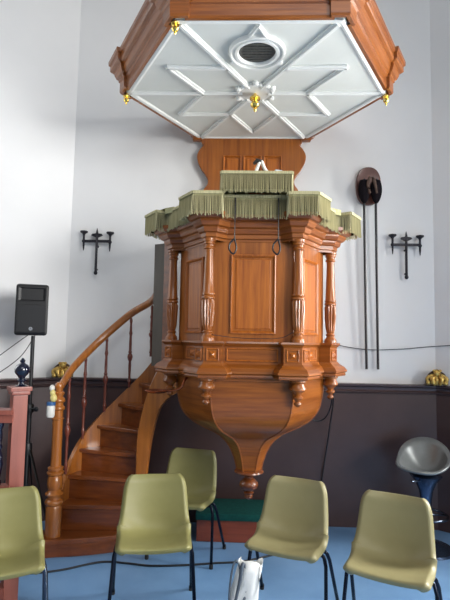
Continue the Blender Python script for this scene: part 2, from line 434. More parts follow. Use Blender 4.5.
# vent
VX, VY = BX-.002, BY-.535
mb = MB(); mb.lathe([(.122, BZ+.001), (.122, BZ-.014), (.130, BZ-.024), (.146, BZ-.024), (.152, BZ-.014), (.166, BZ-.014), (.17, BZ-.028), (.182, BZ-.028), (.188, BZ-.012), (.188, BZ+.001)], (VX, VY, 0), n=40)
for s in (-1, 1):
    mb.lathe([(0, BZ), (.02, BZ), (.02, BZ-.022), (0, BZ-.024)], (VX+s*.16, VY+.11, 0), n=12)
rib(mb, (VX-.055, VY-.17), (VX, VY-.275), w=.022); rib(mb, (VX+.055, VY-.17), (VX, VY-.275), w=.022)
vr = mb.build('vent_ring', 'white', canopy, smooth=True)
mb = MB(); mb.lathe([(0, BZ-.004), (.124, BZ-.004), (.124, BZ+.002), (0, BZ+.002)], (VX, VY, 0), n=32)
for k in range(7):
    mb.box((VX, VY-.09+k*.03, BZ-.007), (.2*math.sqrt(max(.05, 1-((k-3)/3.9)**2)), .006, .006))
mb.build('vent_grille', 'vent', canopy)
gp = [(0, 0), (.012, 0), (.012, -.012), (.028, -.02), (.042, -.034), (.04, -.046), (.018, -.054), (.012, -.062), (.03, -.072), (.036, -.088), (.028, -.104), (.01, -.116), (.014, -.124), (.008, -.14), (0, -.148)]
mb = MB(); mb.lathe([(r*1.0, z*1.0+BZ-.012) for r, z in gp], (BX, BY, 0), n=16); mb.build('centre_pendant', 'gold', canopy, smooth=True)
for k in (5, 0, 2):
    x, y = offpt(BH, k, -.0)
    s = .62
    mb = MB(); mb.lathe([(r*s, z*s+BZ-.012) for r, z in gp], (BX+(x-BX)*1.0, BY+(y-BY)*1.0, 0), n=12); mb.build('gilt_drop', 'gold', canopy, smooth=True)

# ------------------------------------------------------------------ backboard on the wall
bb = empty('backboard', (.077, 4.48, 2.4), 'wooden backboard with scrolled sides on the wall between pulpit and sounding board', 'backboard')
BBX = .068
half = [(.475, 3.55), (.475, 3.50), (.452, 3.475), (.482, 3.44), (.505, 3.40), (.512, 3.36), (.50, 3.30), (.465, 3.235), (.425, 3.18), (.405, 3.13), (.412, 3.09), (.44, 3.05), (.46, 3.0), (.47, 2.4)]
hs = [(p.x, p.y) for p in bez([(a, b, 0) for a, b in half[2:-1]], 4)]
hs = half[:2]+hs+[half[-1]]
pts = [(BBX+a, 4.435, b) for a, b in hs] + [(BBX-a, 4.435, b) for a, b in reversed(hs)]
MB().extrude(pts, (0, .06, 0)).build('board', 'wood_v', bb, bevel=.004)
for x, w in ((-.17, .17), (.02, .17), (.21, .17)):
    mb = MB(); rect_panel(mb, Vector((BBX+x-.01, 4.435)), Vector((1, 0)), Vector((0, -1)), w, 2.75, 3.37, .001, m=.016); mb.build('panel', 'wood_panel', bb)
for s in (-1, 1):
    mb = MB(); mb.box((BBX+s*.51, 4.44, 3.53), (.09, .05, .03), bev=.006); mb.build('ear', 'wood_h', bb)

# ------------------------------------------------------------------ staircase
stair = empty('winding_staircase', (-1.1, 3.9, 0), 'curved wooden staircase with turned newel and handrail climbing left of the pulpit', 'staircase')
O = [(-1.44, 3.73), (-1.405, 3.88), (-1.395, 4.02), (-1.345, 4.15), (-1.22, 4.235), (-1.05, 4.285), (-.87, 4.285), (-.72, 4.24), (-.6, 4.15)]
I = [(-.86, 3.87), (-.79, 3.915), (-.775, 3.96), (-.765, 3.99), (-.745, 4.01), (-.715, 4.01), (-.69, 3.99), (-.64, 3.95), (-.57, 3.9)]
ZT = [.130, .330] + [.155+.183*k for k in range(2, 8)]
for k in range(8):
    a, b, c, d = Vector(O[k]), Vector(I[k]), Vector(I[k+1]), Vector(O[k+1])
    f = (b-a).normalized(); nf = Vector((f.y, -f.x))
    if k == 0:
        # bullnose bottom step wrapping the newel
        arc = [Vector((-1.435, 3.80))+Vector((math.cos(t), math.sin(t)))*.125 for t in [math.radians(q) for q in range(95, 266, 17)]]
        arc = [(p.x, p.y) for p in arc]
        front = [(-1.36, 3.70), (-1.25, 3.718), (-1.1, 3.76), (-.95, 3.82), (-.86, 3.86)]
        pl = arc+front+[tuple(c), tuple(d)]
        mb = MB(); mb.prism(pl, ZT[0]-.035, ZT[0]); mb.build('tread', 'wood_tread', stair, bevel=.006)
        ctr = Vector((-1.2, 3.86))
        pl2 = [tuple(ctr+(Vector(p)-ctr)*.94) for p in pl]
        mb = MB(); mb.prism(pl2, .002, ZT[0]-.036); mb.build('riser', 'wood_dark', stair)
        continue
    m = nf*.028
    mb = MB(); mb.prism([tuple(a+m), tuple(b+m), tuple(c-nf*.025), tuple(d-nf*.025)], ZT[k]-.03, ZT[k]); mb.build('tread', 'wood_tread', stair, bevel=.004)
    mb = MB(); mb.prism([tuple(a), tuple(b), tuple(b-nf*.02), tuple(a-nf*.02)], ZT[k-1]-.025, ZT[k]-.031); mb.build('riser', 'wood_dark', stair)
# outer string
OP = bez([(-1.40, 3.83, 0)] + [(x, y, 0) for x, y in O[1:]], 6)
def zl(i):  # tread line along the outer path
    t = i/(len(OP)-1)*8; return .155+.183*(t-.0)
rows = []
for i, p in enumerate(OP):
    q0 = offpt([(v.x, v.y) for v in OP], i, .012, False); q1 = offpt([(v.x, v.y) for v in OP], i, -.022, False)
    zt = zl(i)+.075; zb = max(.002, zl(i)-.32)
    rows.append([Vector((*q0, zb)), Vector((*q0, zt)), Vector((*q1, zt)), Vector((*q1, zb))])
MB().grid(rows, closed_u=True, cap=True).build('outer_string', 'wood_orange', stair, smooth=True)
# inner string: board curved in plan, sweeping up to the pulpit base
top = [(-.815, .002), (-.815, .6), (-.813, .835), (-.785, 1.024), (-.742, 1.19), (-.70, 1.30), (-.65, 1.395), (-.60, 1.42), (-.52, 1.43)]
bot = [(-.76, .002), (-.735, .55), (-.715, .75), (-.695, .88), (-.665, 1.0), (-.635, 1.09), (-.59, 1.155), (-.54, 1.2), (-.45, 1.25)]
T = bez([(a, b, 0) for a, b in top], 5); B = bez([(a, b, 0) for a, b in bot], 5)
def yin(x): u = (x+.83)/.36; return 3.90-.03*u-.16*u*u
rows = []
for a, b in zip(T, B):
    rows.append([Vector((a.x, yin(a.x), a.y)), Vector((b.x, yin(b.x), b.y)), Vector((b.x+.01, yin(b.x)+.04, b.y)), Vector((a.x-.012, yin(a.x)+.04, a.y))])
MB().grid(rows, closed_u=True, cap=True).build('inner_string', 'wood_orange', stair, smooth=True)
# newel
NX, NY = -1.412, 3.775
npf = [(0, .131), (.066, .131), (.066, .30), (.06, .31), (.072, .318), (.078, .33), (.072, .342), (.058, .348), (.057, .36), (.074, .37), (.078, .38), (.062, .39), (.052, .40), (.062, .42), (.066, .44), (.061, .47), (.052, .485), (.070, .495), (.072, .505), (.055, .512), (.066, .522), (.066, .532), (.045, .54),
       (.042, .75), (.043, .95), (.043, 1.0), (.05, 1.005), (.05, 1.015), (.041, 1.02), (.041, 1.07), (.052, 1.08), (.055, 1.09), (.052, 1.1), (.04, 1.11), (.04, 1.13), (.054, 1.14), (.056, 1.15), (.05, 1.165), (.036, 1.175), (.036, 1.19), (.046, 1.20), (.046, 1.21), (.03, 1.22), (.03, 1.235), (.038, 1.25), (.038, 1.27), (.025, 1.287), (0, 1.29)]
npf = [(r_*.9, .131+(z_-.131)*1.27 if z_ < .545 else z_) for r_, z_ in npf]
mb = MB(); mb.lathe(npf, (NX, NY, 0), n=28); mb.build('newel_post', 'wood_orange', stair, smooth=True)
hp = [(-1.408, 3.79, 1.255), (-1.405, 3.87, 1.30), (-1.385, 3.98, 1.385), (-1.32, 4.11, 1.50), (-1.19, 4.22, 1.662), (-.985, 4.27, 1.855), (-.80, 4.18, 1.955), (-.70, 4.0, 2.03)]
H = bez(hp, 8)
mb = MB(); mb.tube(H, .033, n=12, flat=.8); mb.build('handrail', 'wood_orange', stair, smooth=True)
def baluster(x, y, z0, z1, s=1):
    h = z1-z0
    pr = [(0, 0), (.011, 0), (.011, .06), (.017, .08), (.012, .1), (.010, .16), (.013, .3), (.011, .36), (.018, .385), (.024, .42), (.021, .45), (.012, .475), (.018, .49), (.012, .51), (.013, .6), (.011, .72), (.016, .76), (.011, .8), (.010, .9), (.014, .93), (.010, .97), (0, 1)]
    mb = MB(); mb.lathe([(r*s, z0+z*h) for r, z in pr], (x, y, 0), n=12); return mb.build('baluster', 'wood_red', stair, smooth=True)
def near(plist, x, y): return min(plist, key=lambda p: (p.x-x)**2+(p.y-y)**2)
opx = [(i, p) for i, p in enumerate(OP)]
for bx, by in ((-1.40, 3.96), (-1.33, 4.14), (-1.18, 4.235), (-.98, 4.275), (-.78, 4.19)):
    i, p = min(opx, key=lambda t: (t[1].x-bx)**2+(t[1].y-by)**2)
    h = near(H, bx, by)
    baluster(bx, by, zl(i)+.08, h.z-.02)

# ------------------------------------------------------------------ holder on the newel
bt = empty('bottle', (-1.45, 3.70, 1.06), 'small white and yellow bottle with a blue band hung on the stair newel', 'bottle')
MB().lathe([(0, 1.03), (.024, 1.03), (.03, 1.045), (.03, 1.11), (.026, 1.12), (0, 1.12)], (-1.442, 3.70, 0), n=16).build('body', 'white_plastic', bt, smooth=True)
MB().lathe([(0, 1.12), (.033, 1.12), (.033, 1.145), (0, 1.145)], (-1.442, 3.70, 0), n=16).build('band', 'blueband', bt, smooth=True)
mb = MB(); mb.ball((-1.425, 3.70, 1.175), (.026, .022, .032)); mb.ball((-1.432, 3.695, 1.215), (.02, .02, .026)); mb.build('yellow_top', 'yellow', bt, smooth='all')
mb = MB(); mb.ball((-1.44, 3.70, 1.25), (.02, .02, .025)); mb.build('cap', 'white_plastic', bt, smooth=True)

# ------------------------------------------------------------------ low green topped step beneath the pulpit
st = empty('kneeling_step', (.2, 4.25, 0), 'low red-brown wooden step with green padded top below the pulpit', 'step')
mb = MB(); mb.box((.15, 4.255, .088), (.98, .36, .172), bev=.006); mb.build('base', 'kneeler', st)
mb = MB(); mb.box((.15, 4.25, .203), (1.0, .39, .06), bev=.02); mb.build('pad', 'green', st, smooth=True)

# ------------------------------------------------------------------ stacking chairs
def chair_proto(label, rz, loc, shellm='shell', legm='tube'):
    root = empty('stacking_chair', loc, label, 'chair', 'olive plastic chairs in front of the pulpit', rz, world=False)
    prof = bez([(-.185, .428, 0), (-.17, .440, 0), (-.12, .440, 0), (-.04, .430, 0), (.03, .424, 0), (.075, .428, 0), (.11, .448, 0), (.132, .49, 0), (.145, .55, 0), (.16, .62, 0), (.175, .69, 0), (.19, .765, 0)], 5)
    n = len(prof); NU = 40; rows = []
    for i, p in enumerate(prof):
        v = i/(n-1)
        # half width along the shell
        hw = .217+.013*v/.5 if v < .5 else .230-(v-.5)/.5*.036
        # rounded ends
        for e, rad in ((v, .11), (1-v, .12)):
            if e < rad: hw *= .80+.20*math.sqrt(max(0, 1-(1-e/rad)**2))
        tn = (prof[min(i+1, n-1)]-prof[max(i-1, 0)]).normalized()
        ny, nz = -tn.y, tn.x       # normal towards the sitter
        row = []
        for j in range(NU+1):
            u = -1+2*j/NU; au = abs(u)
            cup = .030*au**2.2 + (.062*math.exp(-((v-.52)/.15)**2))*au**2.6
            vv = max(0, min(1, (v-.45)/.25)); cup += .012*vv*vv*(3-2*vv)*au**2
            lip = -.034*max(0, (au-.90)/.10)**1.1
            if v < .06: lip2 = -.026*(1-v/.06)**1.1
            elif v > .955: lip2 = -.020*((v-.955)/.045)**1.1
            else: lip2 = 0
            off = cup+lip+lip2
            row.append(Vector((u*hw, p.x+ny*off, p.y+nz*off)))
        rows.append(row)
    mb = MB(); mb.grid(rows)
    o = mb.build('shell', shellm, root, smooth='all')
    o.matrix_parent_inverse = Matrix()
    sm = o.modifiers.new('thick', 'SOLIDIFY'); sm.thickness = .006; sm.offset = 0
    sb = o.modifiers.new('sub', 'SUBSURF'); sb.levels = 1; sb.render_levels = 1
    for nm, yt, yf in (('front', -.02, -.105), ('rear', .045, .245)):
        pts = []
        for s in (-1, 1):
            seq = [(s*.252, yf, .012), (s*.232, yt+(yf-yt)*.05, .375), (s*.217, yt, .398), (s*.185, yt, .404)]
            pts.append(seq)
        full = pts[0]+[(0, yt, .404)]+pts[1][::-1]
        a = Vector(full[0]); b = Vector(full[1])
        P = [a, a.lerp(b, .5), a.lerp(b, .93)] + [Vector(q) for q in bez([tuple(a.lerp(b, .93)), full[2], full[3]], 4)][1:] + [Vector(full[4])]
        P2 = [Vector((-q.x, q.y, q.z)) for q in P[:-1]][::-1]
        lg = MB().tube(P+P2, .011, n=10).build('leg_frame', legm, root, smooth='all'); lg.matrix_parent_inverse = Matrix()
        for s in (-1, 1):
            f = MB().lathe([(0, 0), (.014, 0), (.015, .02), (.013, .032), (0, .032)], (s*.252, yf, 0), n=12).build('foot', 'rubber', lg, smooth=True)
            f.matrix_parent_inverse = Matrix()
    br = MB(); br.box((0, .01, .411), (.12, .16, .006)); b = br.build('seat_bracket', legm, root); b.matrix_parent_inverse = Matrix()
    return root
c1 = chair_proto('olive plastic stacking chair in front of the stairs, facing nearly straight ahead', .17, (-.51, 3.03, 0))
def place(label, x, y, rz, shell=None, leg=None):
    c = copy_tree(c1); c.location = (x, y, 0); c.rotation_euler.z = rz; c['label'] = label
    for ch in c.children:
        if shell and ch.name.startswith('shell'):
            ch.data = ch.data.copy(); ch.data.materials[0] = M[shell]
        if leg and ch.name.startswith('leg_frame'):
            ch.data = ch.data.copy(); ch.data.materials[0] = M[leg]
    return c
place('olive plastic stacking chair at the left edge, cut by the picture border', -1.275, 2.66, .44, leg='pale_steel')  # lighter leg metal puts the reflection on the dark tubes into the colour
place('olive plastic stacking chair farther back, beside the green topped step', -.41, 3.78, -.24)
place('faded olive stacking chair with a white bag by its leg', .305, 3.04, -.39, 'shell2')
place('faded olive stacking chair rightmost of the row, in front of the grey stool', .835, 2.775, -.46, 'shell2')

# ------------------------------------------------------------------ bar stool
bs = empty('bar_stool', (1.53, 4.08, 0), 'silver grey bucket seated bar stool by the dark panelling', 'stool')
SX, SY = 1.515, 4.08
rows = []
NR, NA = 10, 40
for i in range(NR+1):
    t = i/NR; row = []
    for k in range(NA):
        a = 2*PI*k/NA
        back = .5+.5*math.cos(a-math.radians(66))   # 1 at the back, 0 at the front
        rimz = .632+.20*back**1.2
        tip = math.exp(-((math.atan2(math.sin(a-3.5), math.cos(a-3.5)))/.5)**2); rx, ry = .195*(1+.26*tip), .175
        z = .588+(rimz-.588)*t**2.0
        row.append(Vector((SX+rx*t**.8*math.cos(a), SY+ry*t**.8*math.sin(a)+.05*back*t**3, z)))
    rows.append(row)
o = MB().grid(rows, closed_u=True).build('seat', 'stool', bs, smooth='all')
sm = o.modifiers.new('t', 'SOLIDIFY'); sm.thickness = .016; sm.offset = -1
mb = MB(); mb.tube(rows[-1], .011, n=8, closed=True); mb.build('rim', 'stool', bs, smooth='all')
MB().lathe([(0, .59), (.10, .588), (.125, .578), (.085, .53), (.055, .46), (.042, .38), (.038, .2), (.04, .1), (.06, .06), (.14, .035), (.20, .02), (.205, .002), (0, .002)], (SX, SY, 0), n=32).build('pedestal', 'stool_base', bs, smooth=True)
MB().tube([(SX-.03, SY-.03, .56), (SX-.10, SY-.10, .555), (SX-.155, SY-.12, .56)], .007, n=8).build('lever', 'pale_steel', bs, smooth=True)
mb = MB(); mb.tube([(SX+.16*math.cos(a), SY+.16*math.sin(a), .27) for a in [2*PI*k/24 for k in range(24)]], .010, n=8, closed=True); mb.tube([(SX-.16, SY, .27), (SX+.16, SY, .27)], .008, n=8); mb.build('footrest', 'pale_steel', bs, smooth='all')

# ------------------------------------------------------------------ fence at left
fn = empty('fence', (-1.5, 3.1, 0), 'red-brown wooden fence end with turned dark balusters at the left edge', 'fence')
FX, FY = -1.41, 3.08
fr_ = math.radians(38)
mb = MB(); mb.box((FX, FY, .635), (.088, .088, 1.27), rz=fr_, bev=.004); mb.build('post', 'fence', fn)
mb = MB(); mb.box((FX, FY, 1.285), (.11, .11, .025), rz=fr_, bev=.008); mb.box((FX, FY, 1.31), (.128, .128, .028), rz=fr_, bev=.006); mb.build('post_cap', 'fence', fn)
dv = Vector((-math.cos(math.radians(8)), -math.sin(math.radians(8))))
A = Vector((FX, FY))+dv*.005-Vector((0, .035))
def railbox(z, h, w, nm, l=1.1):
    c = A+dv*l/2; mb = MB(); mb.box((c.x, c.y, z), (l, w, h), rz=math.atan2(dv.y, dv.x), bev=.006); mb.build(nm, 'fence', fn)
railbox(1.17, .03, .12, 'top_rail'); railbox(1.128, .05, .07, 'under_rail'); railbox(.70, .045, .07, 'middle_rail'); railbox(.06, .12, .08, 'bottom_rail')
for q in range(6):
    p = A+dv*(.085+.13*q)
    h0, h1 = .722, 1.104
    pr = [(0, 0), (.024, 0), (.024, .06), (.016, .1), (.022, .2), (.03, .32), (.026, .45), (.014, .55), (.022, .6), (.014, .66), (.02, .8), (.014, .88), (.024, .94), (.024, 1), (0, 1)]
    MB().lathe([(r, h0+z*(h1-h0)) for r, z in pr], (p.x, p.y, 0), n=14).build('baluster', 'navy', fn, smooth=True)
    MB().lathe([(r*1.0, .122+z*(.676-.122)) for r, z in pr], (p.x, p.y, 0), n=14).build('baluster', 'navy', fn, smooth=True)
MB().lathe([(0, 1.324), (.038, 1.324), (.038, 1.326), (.02, 1.335), (.016, 1.35), (.03, 1.357), (.03, 1.366), (.018, 1.374), (.024, 1.385), (.044, 1.41), (.047, 1.435), (.036, 1.458), (.018, 1.468), (.013, 1.476), (.018, 1.486), (.008, 1.5), (0, 1.505)], (FX+.012, FY, 0), n=24).build('urn_finial', 'navy', fn, smooth=True)

# ------------------------------------------------------------------ loudspeaker and stand
SPX, SPY = -1.70, 3.88
sp = empty('loudspeaker', (SPX, SPY, 1.65), 'black loudspeaker with a pale round badge on the tripod stand', 'loudspeaker')
w0, d0, zb, zt = .250, .24, 1.648, 2.055
def spk_sec(y, s): return [(SPX-w0/2*s, y), (SPX+w0/2*s, y)]
mb = MB()
pl = [(SPX-w0/2, SPY-.12), (SPX+w0/2, SPY-.12), (SPX+w0*.36, SPY+.12), (SPX-w0*.36, SPY+.12)]
mb.prism(pl, zb, zt); mb.build('cabinet', 'black', sp, bevel=.02)
zc = lambda v: zb+v*(zt-zb)
mb = MB()   # woofer grille panel
hw = w0*.43
g = [(-hw, zc(.06)), (hw, zc(.06)), (hw, zc(.55)), (hw*.45, zc(.60)), (-hw*.45, zc(.60)), (-hw, zc(.55))]
mb.extrude([(SPX+a, SPY-.121, b) for a, b in g], (0, -.008, 0)); mb.build('grille', 'grille', sp, bevel=.003)
mb = MB()   # flared horn
fr0 = [(-hw, zc(.66)), (hw, zc(.66)), (hw, zc(.94)), (-hw, zc(.94))]
ins = [(-.03, zc(.74)), (.03, zc(.74)), (.03, zc(.86)), (-.03, zc(.86))]
mb.grid([[Vector((SPX+a, SPY-.127, b)) for a, b in fr0], [Vector((SPX+a*.93, SPY-.127, zc(.8)+(b-zc(.8))*.9)) for a, b in fr0], [Vector((SPX+a, SPY-.1, b)) for a, b in ins]], closed_u=True)
mb.poly([Vector((SPX+a, SPY-.1, b)) for a, b in ins])
mb.build('horn', 'black', sp)
mb = MB(); mb.lathe([(0, 0), (.014, 0), (.014, .003), (0, .003)], (0, 0, 0), n=20, rot=Matrix.Rotation(PI/2, 3, 'X')); 
bd = mb.build('badge', 'badge', sp); bd.location = (SPX, SPY-.1295, zc(.13))
mb = MB()
for a in (90, 210, 330):
    aa = math.radians(a); mb.box((.005*math.cos(aa), -.004, .005*math.sin(aa)), (.0115, .0016, .002), ry=-aa)
em = mb.build('fork_emblem', 'black', bd); em.matrix_parent_inverse = Matrix(); 
sp.rotation_euler = (0, 0, .34)
ss = empty('speaker_stand', (SPX, SPY+.02, 0), 'black tripod stand with a tall pole carrying the loudspeaker', 'stand')
PX, PY = SPX+.005, SPY+.02
MB().tube([(PX, PY, .25), (PX, PY, 1.05)], .019, n=14).build('lower_pole', 'black', ss, smooth=True)
MB().tube([(PX, PY, 1.05), (PX, PY, 1.645)], .0155, n=14).build('upper_pole', 'black', ss, smooth=True)
mb = MB(); mb.lathe([(0, 1.03), (.03, 1.03), (.034, 1.04), (.034, 1.09), (.026, 1.10), (0, 1.10)], (PX, PY, 0), n=16); mb.build('collar', 'black', ss, smooth=True)
mb = MB(); mb.lathe([(0, .70), (.032, .70), (.034, .71), (.034, .78), (.03, .79), (0, .79)], (PX, PY, 0), n=16); mb.build('leg_hub', 'black', ss, smooth=True)
mb = MB(); mb.tube([(PX+.02, PY-.02, 1.065), (PX+.065, PY-.045, 1.065)], .008, n=8); mb.ball((PX+.075, PY-.05, 1.065), (.02, .012, .02)); mb.build('knob', 'black', ss, smooth=True)
for a in (-25, 95, 215):
    aa = math.radians(a); u = Vector((math.cos(aa), math.sin(aa), 0)); P = Vector((PX, PY, 0))
    R = .40 if a != -25 else .34
    if a == 95: R = .3
    lg = MB().tube([P+u*.03+Vector((0, 0, .74)), P+u*R+Vector((0, 0, .02))], .012, n=8, flat=.6).build('leg', 'black', ss, smooth=True)
    MB().tube([P+u*.03+Vector((0, 0, .26)), P+u*R*.52+Vector((0, 0, .36))], .008, n=8).build('brace', 'black', ss, smooth=True)
    MB().ball(tuple(P+u*R+Vector((0, 0, .016))), (.02, .02, .014), 10, 6).build('rubber_foot', 'rubber', ss, smooth='all')
mb = MB(); mb.tube([(PX, PY, .26), (PX, PY, .20)], .024, n=12); mb.build('lower_collar', 'black', ss, smooth=True)

# ------------------------------------------------------------------ wall pieces
def candle_iron(cx, label):
    r = empty('candle_bracket', (cx, 4.49, 2.45), label, 'wall bracket', 'black iron wall brackets either side of the pulpit')
    y = 4.46
    mb = MB(); mb.tube([(cx, y, 2.235), (cx, y, 2.60)], .012, n=8); mb.ball((cx, y, 2.245), (.018, .014, .02), 10, 8); mb.tube([(cx, y, 2.5), (cx, 4.508, 2.5)], .010, n=8); mb.tube([(cx, y, 2.28), (cx, 4.508, 2.28)], .008, n=8)
    mb.build('shaft', 'iron', r, smooth=True)
    mb = MB(); mb.extrude([(cx-.012, y-.006, 2.58), (cx-.055, y-.006, 2.60), (cx-.045, y-.006, 2.615), (cx-.012, y-.006, 2.62), (cx, y-.006, 2.672), (cx+.012, y-.006, 2.62), (cx+.045, y-.006, 2.615), (cx+.055, y-.006, 2.60), (cx+.012, y-.006, 2.58)], (0, .012, 0)); mb.build('fleur', 'iron', r)
    mb = MB(); mb.box((cx, y, 2.545), (.27, .014, .026), bev=.003); mb.build('crossbar', 'iron', r)
    for s in (-1, 1):
        x = cx+s*.125
        h = .0 if s < 0 else -.008
        mb = MB(); mb.lathe([(0, 2.455), (.004, 2.457), (.009, 2.5), (.010, 2.53), (.017, 2.54), (.017, 2.552), (.010, 2.56), (.010, 2.60), (.016, 2.615), (.036, 2.628), (.036, 2.64), (.008, 2.645), (0, 2.65)], (x, y, h), n=14); mb.build('candle_cup', 'iron', r, smooth=True)
    return r
candle_iron(-1.375, 'black iron candle bracket on the white wall left of the pulpit')
candle_iron(1.508, 'black iron candle bracket on the white wall at far right')

pq = empty('collection_plaque', (1.175, 4.5, 3.1), 'dark oval wooden plaque on the wall right of the pulpit', 'plaque')
cx, cz = 1.172, 3.105
def oval(hw, hh, n=40, sq=2.4):
    return [(math.copysign(abs(math.cos(a))**(2/sq), math.cos(a))*hw, math.copysign(abs(math.sin(a))**(2/sq), math.sin(a))*hh) for a in [2*PI*k/n for k in range(n)]]
rows = []
for s, y in ((1, 4.508), (1, 4.48), (.96, 4.47), (.9, 4.473), (.3, 4.473)):
    rows.append([Vector((cx+a*s, y, cz+b*s)) for a, b in oval(.116, .182)])
MB().grid(rows, closed_u=True, cap=True).build('board', 'plaque', pq, smooth=True)
mb = MB()
for x in (-.06, .055): mb.tube([(cx+x, 4.48, cz+.02), (cx+x, 4.41, cz+.02), (cx+x, 4.40, cz+.045)], .006, n=8)
mb.build('hook', 'iron', pq, smooth=True)
for k, (xt, xb, lab, fm) in enumerate(((-.058, -.03, 'black velvet collection bag on a long pole, left of the pair on the oval plaque', 'taupe'), (.05, .073, 'black velvet collection bag on a long pole, right of the pair on the oval plaque', 'taupe'))):
    e = empty('collection_bag', (cx+xt, 4.42, 1.4), lab, 'collection bag', 'long handled collection bags hanging on the plaque')
    zt_ = 2.97
    MB().tube([(cx+xt, 4.425, zt_+.07), (cx+xt+(xb-xt)*.4, 4.44, 2.3), (cx+xb, 4.465, 1.40)], .012, n=8).build('pole', 'blackrod', e, smooth=True)
    rows = []
    for t in range(9):
        v = t/8; w = .022+.032*math.sin(PI*min(1, .12+v*.95))**.7 if v < .97 else .012; row = []
        for q in range(20):
            a = 2*PI*q/20; f = 1+.10*math.sin(a*6)*v
            row.append(Vector((cx+xt*1.02+w*f*math.cos(a), 4.412+w*.75*f*math.sin(a), cz+.03-.215*v)))
        rows.append(row)
    MB().grid(rows, closed_u=True, cap=True).build('pouch', 'velvet', e, smooth='all')
    s = 1 if k else -1
    mb = MB(); mb.tube(bez([(cx+xt*.6-.02*s, 4.375, cz+.05), (cx+xt*.6+.0, 4.368, cz-.02), (cx+xt*.6+.02, 4.385, cz-.10)], 5), .016, n=8, flat=.7); mb.build('fold', fm, e, smooth='all')

def gilt(cx, cy, rz, label):
    e = empty('gilded_ornament', (cx, cy, RH), label, 'ornament', 'gilded carvings in the corners of the dado')
    def w(x, y, z): c, s = math.cos(rz), math.sin(rz); return (cx+x*c-y*s, cy+x*s+y*c, RH+z)
    mb = MB()
    rows = []
    for y in (-.03, .03):
        rows.append([Vector(w(.092*math.cos(a)*(1.0 if math.sin(a) < .3 else .95), y, max(.001, .01+.125*max(0, math.sin(a))**.7))) for a in [PI*k/20 for k in range(21)]])
    mb.grid(rows, cap=False); mb.poly(rows[0]); mb.poly(rows[1]); mb.poly([rows[0][0], rows[0][-1], rows[1][-1], rows[1][0]])
    mb.build('back_shell', 'dark_scroll', e, bevel=.004)
    mb = MB()
    mb.ball(w(0, -.045, .115), (.030, .026, .032), 14, 10)
    mb.ball(w(0, -.04, .05), (.026, .02, .045), 12, 8)
    for s in (-1, 1):
        mb.tube([w(s*.015, -.05, .085), w(s*.04, -.06, .065), w(s*.034, -.062, .03), w(s*.018, -.06, .008)], .02, n=8, rr=[.018, .022, .018, .010])
        mb.tube([w(s*(.03+.05*math.sin(q)), -.04, .10-.085*(q/3)) for q in [.35*k for k in range(9)]], .015, n=6, rr=[.010, .014, .017, .018, .018, .018, .016, .014, .010])
        mb.ball(w(s*.07, -.045, .028), (.020, .016, .022), 10, 8)
        mb.ball(w(s*.024, -.062, .135), (.014, .012, .012), 8, 6)
    mb.build('gilt_figure', 'gold_old', e, smooth='all')
gilt(-1.615, 4.38, .3, 'gilded carved ornament on the dado ledge in the left corner')
gilt(1.745, 4.41, -.3, 'gilded carved ornament on the dado ledge in the right corner')

# ------------------------------------------------------------------ cables
def cable(pts, r, label, n=8):
    c = sum((Vector(p) for p in pts), Vector())/len(pts)
    o = MB().tube(bez(pts, n), r, n=6).build('cable', 'cable', None, smooth='all'); return tag(o, label, 'cable')
cable([(-1.75, 3.42, .008), (-1.45, 3.44, .008), (-1.25, 3.50, .008), (-1.0, 3.645, .008), (-.8, 3.64, .008), (-.63, 3.615, .008), (-.4, 3.64, .008), (-.17, 3.69, .008), (0.05, 3.74, .008), (.3, 3.88, .008), (.5, 4.0, .008)], .007, 'black cable lying across the blue floor behind the chairs')
cable([(.70, 4.46, 1.66), (.95, 4.48, 1.60), (1.2, 4.49, 1.575), (1.5, 4.49, 1.59), (1.79, 4.47, 1.62), (2.4, 3.99, 1.68)], .004, 'thin black cable strung along the white wall to the right')
cable([(.68, 3.68, 1.31), (.71, 3.85, 1.16), (.69, 4.0, 1.03), (.61, 4.02, 1.0), (.54, 3.98, 1.07), (.50, 3.9, 1.2)], .0055, 'thin black cable looping below the right corner of the pulpit')
cable([(.69, 3.72, 1.33), (.74, 3.95, 1.24), (.80, 4.25, 1.12), (.79, 4.42, .8), (.735, 4.47, .34), (.73, 4.47, .02)], .006, 'thin black cable hanging down the panelling from the pulpit')
cable([(-.19, 3.09, 1.675), (-.05, 3.12, 1.66), (.1, 3.12, 1.655), (.25, 3.12, 1.662), (.33, 3.09, 1.70)], .0022, 'fine wire stretched across the pulpit front between the columns')
cable([(SPX-.06, SPY+.13, 1.67), (SPX-.16, SPY+.08, 1.58), (SPX-.35, SPY-.02, 1.40)], .004, 'upper thin cable running left from behind the loudspeaker')
cable([(SPX-.02, SPY+.13, 1.66), (SPX-.13, SPY+.08, 1.46), (SPX-.36, SPY-.02, 1.26)], .004, 'lower thin cable running left from behind the loudspeaker')

# copper bracket below the left of the pulpit
cb = empty('copper_bracket', (-.58, 3.6, 1.26), 'copper arm and drip tray below the left side of the pulpit', 'bracket')
mb = MB(); mb.lathe([(0, 1.262), (.06, 1.262), (.085, 1.275), (.088, 1.272), (.06, 1.255), (0, 1.253)], (-.60, 3.50, 0), n=24); mb.build('tray', 'copper', cb, smooth=True)
mb = MB(); mb.tube(bez([(-.56, 3.50, 1.268), (-.48, 3.47, 1.275), (-.42, 3.46, 1.30), (-.40, 3.46, 1.345), (-.38, 3.48, 1.375)], 5), .008, n=8); mb.build('arm', 'copper', cb, smooth=True)

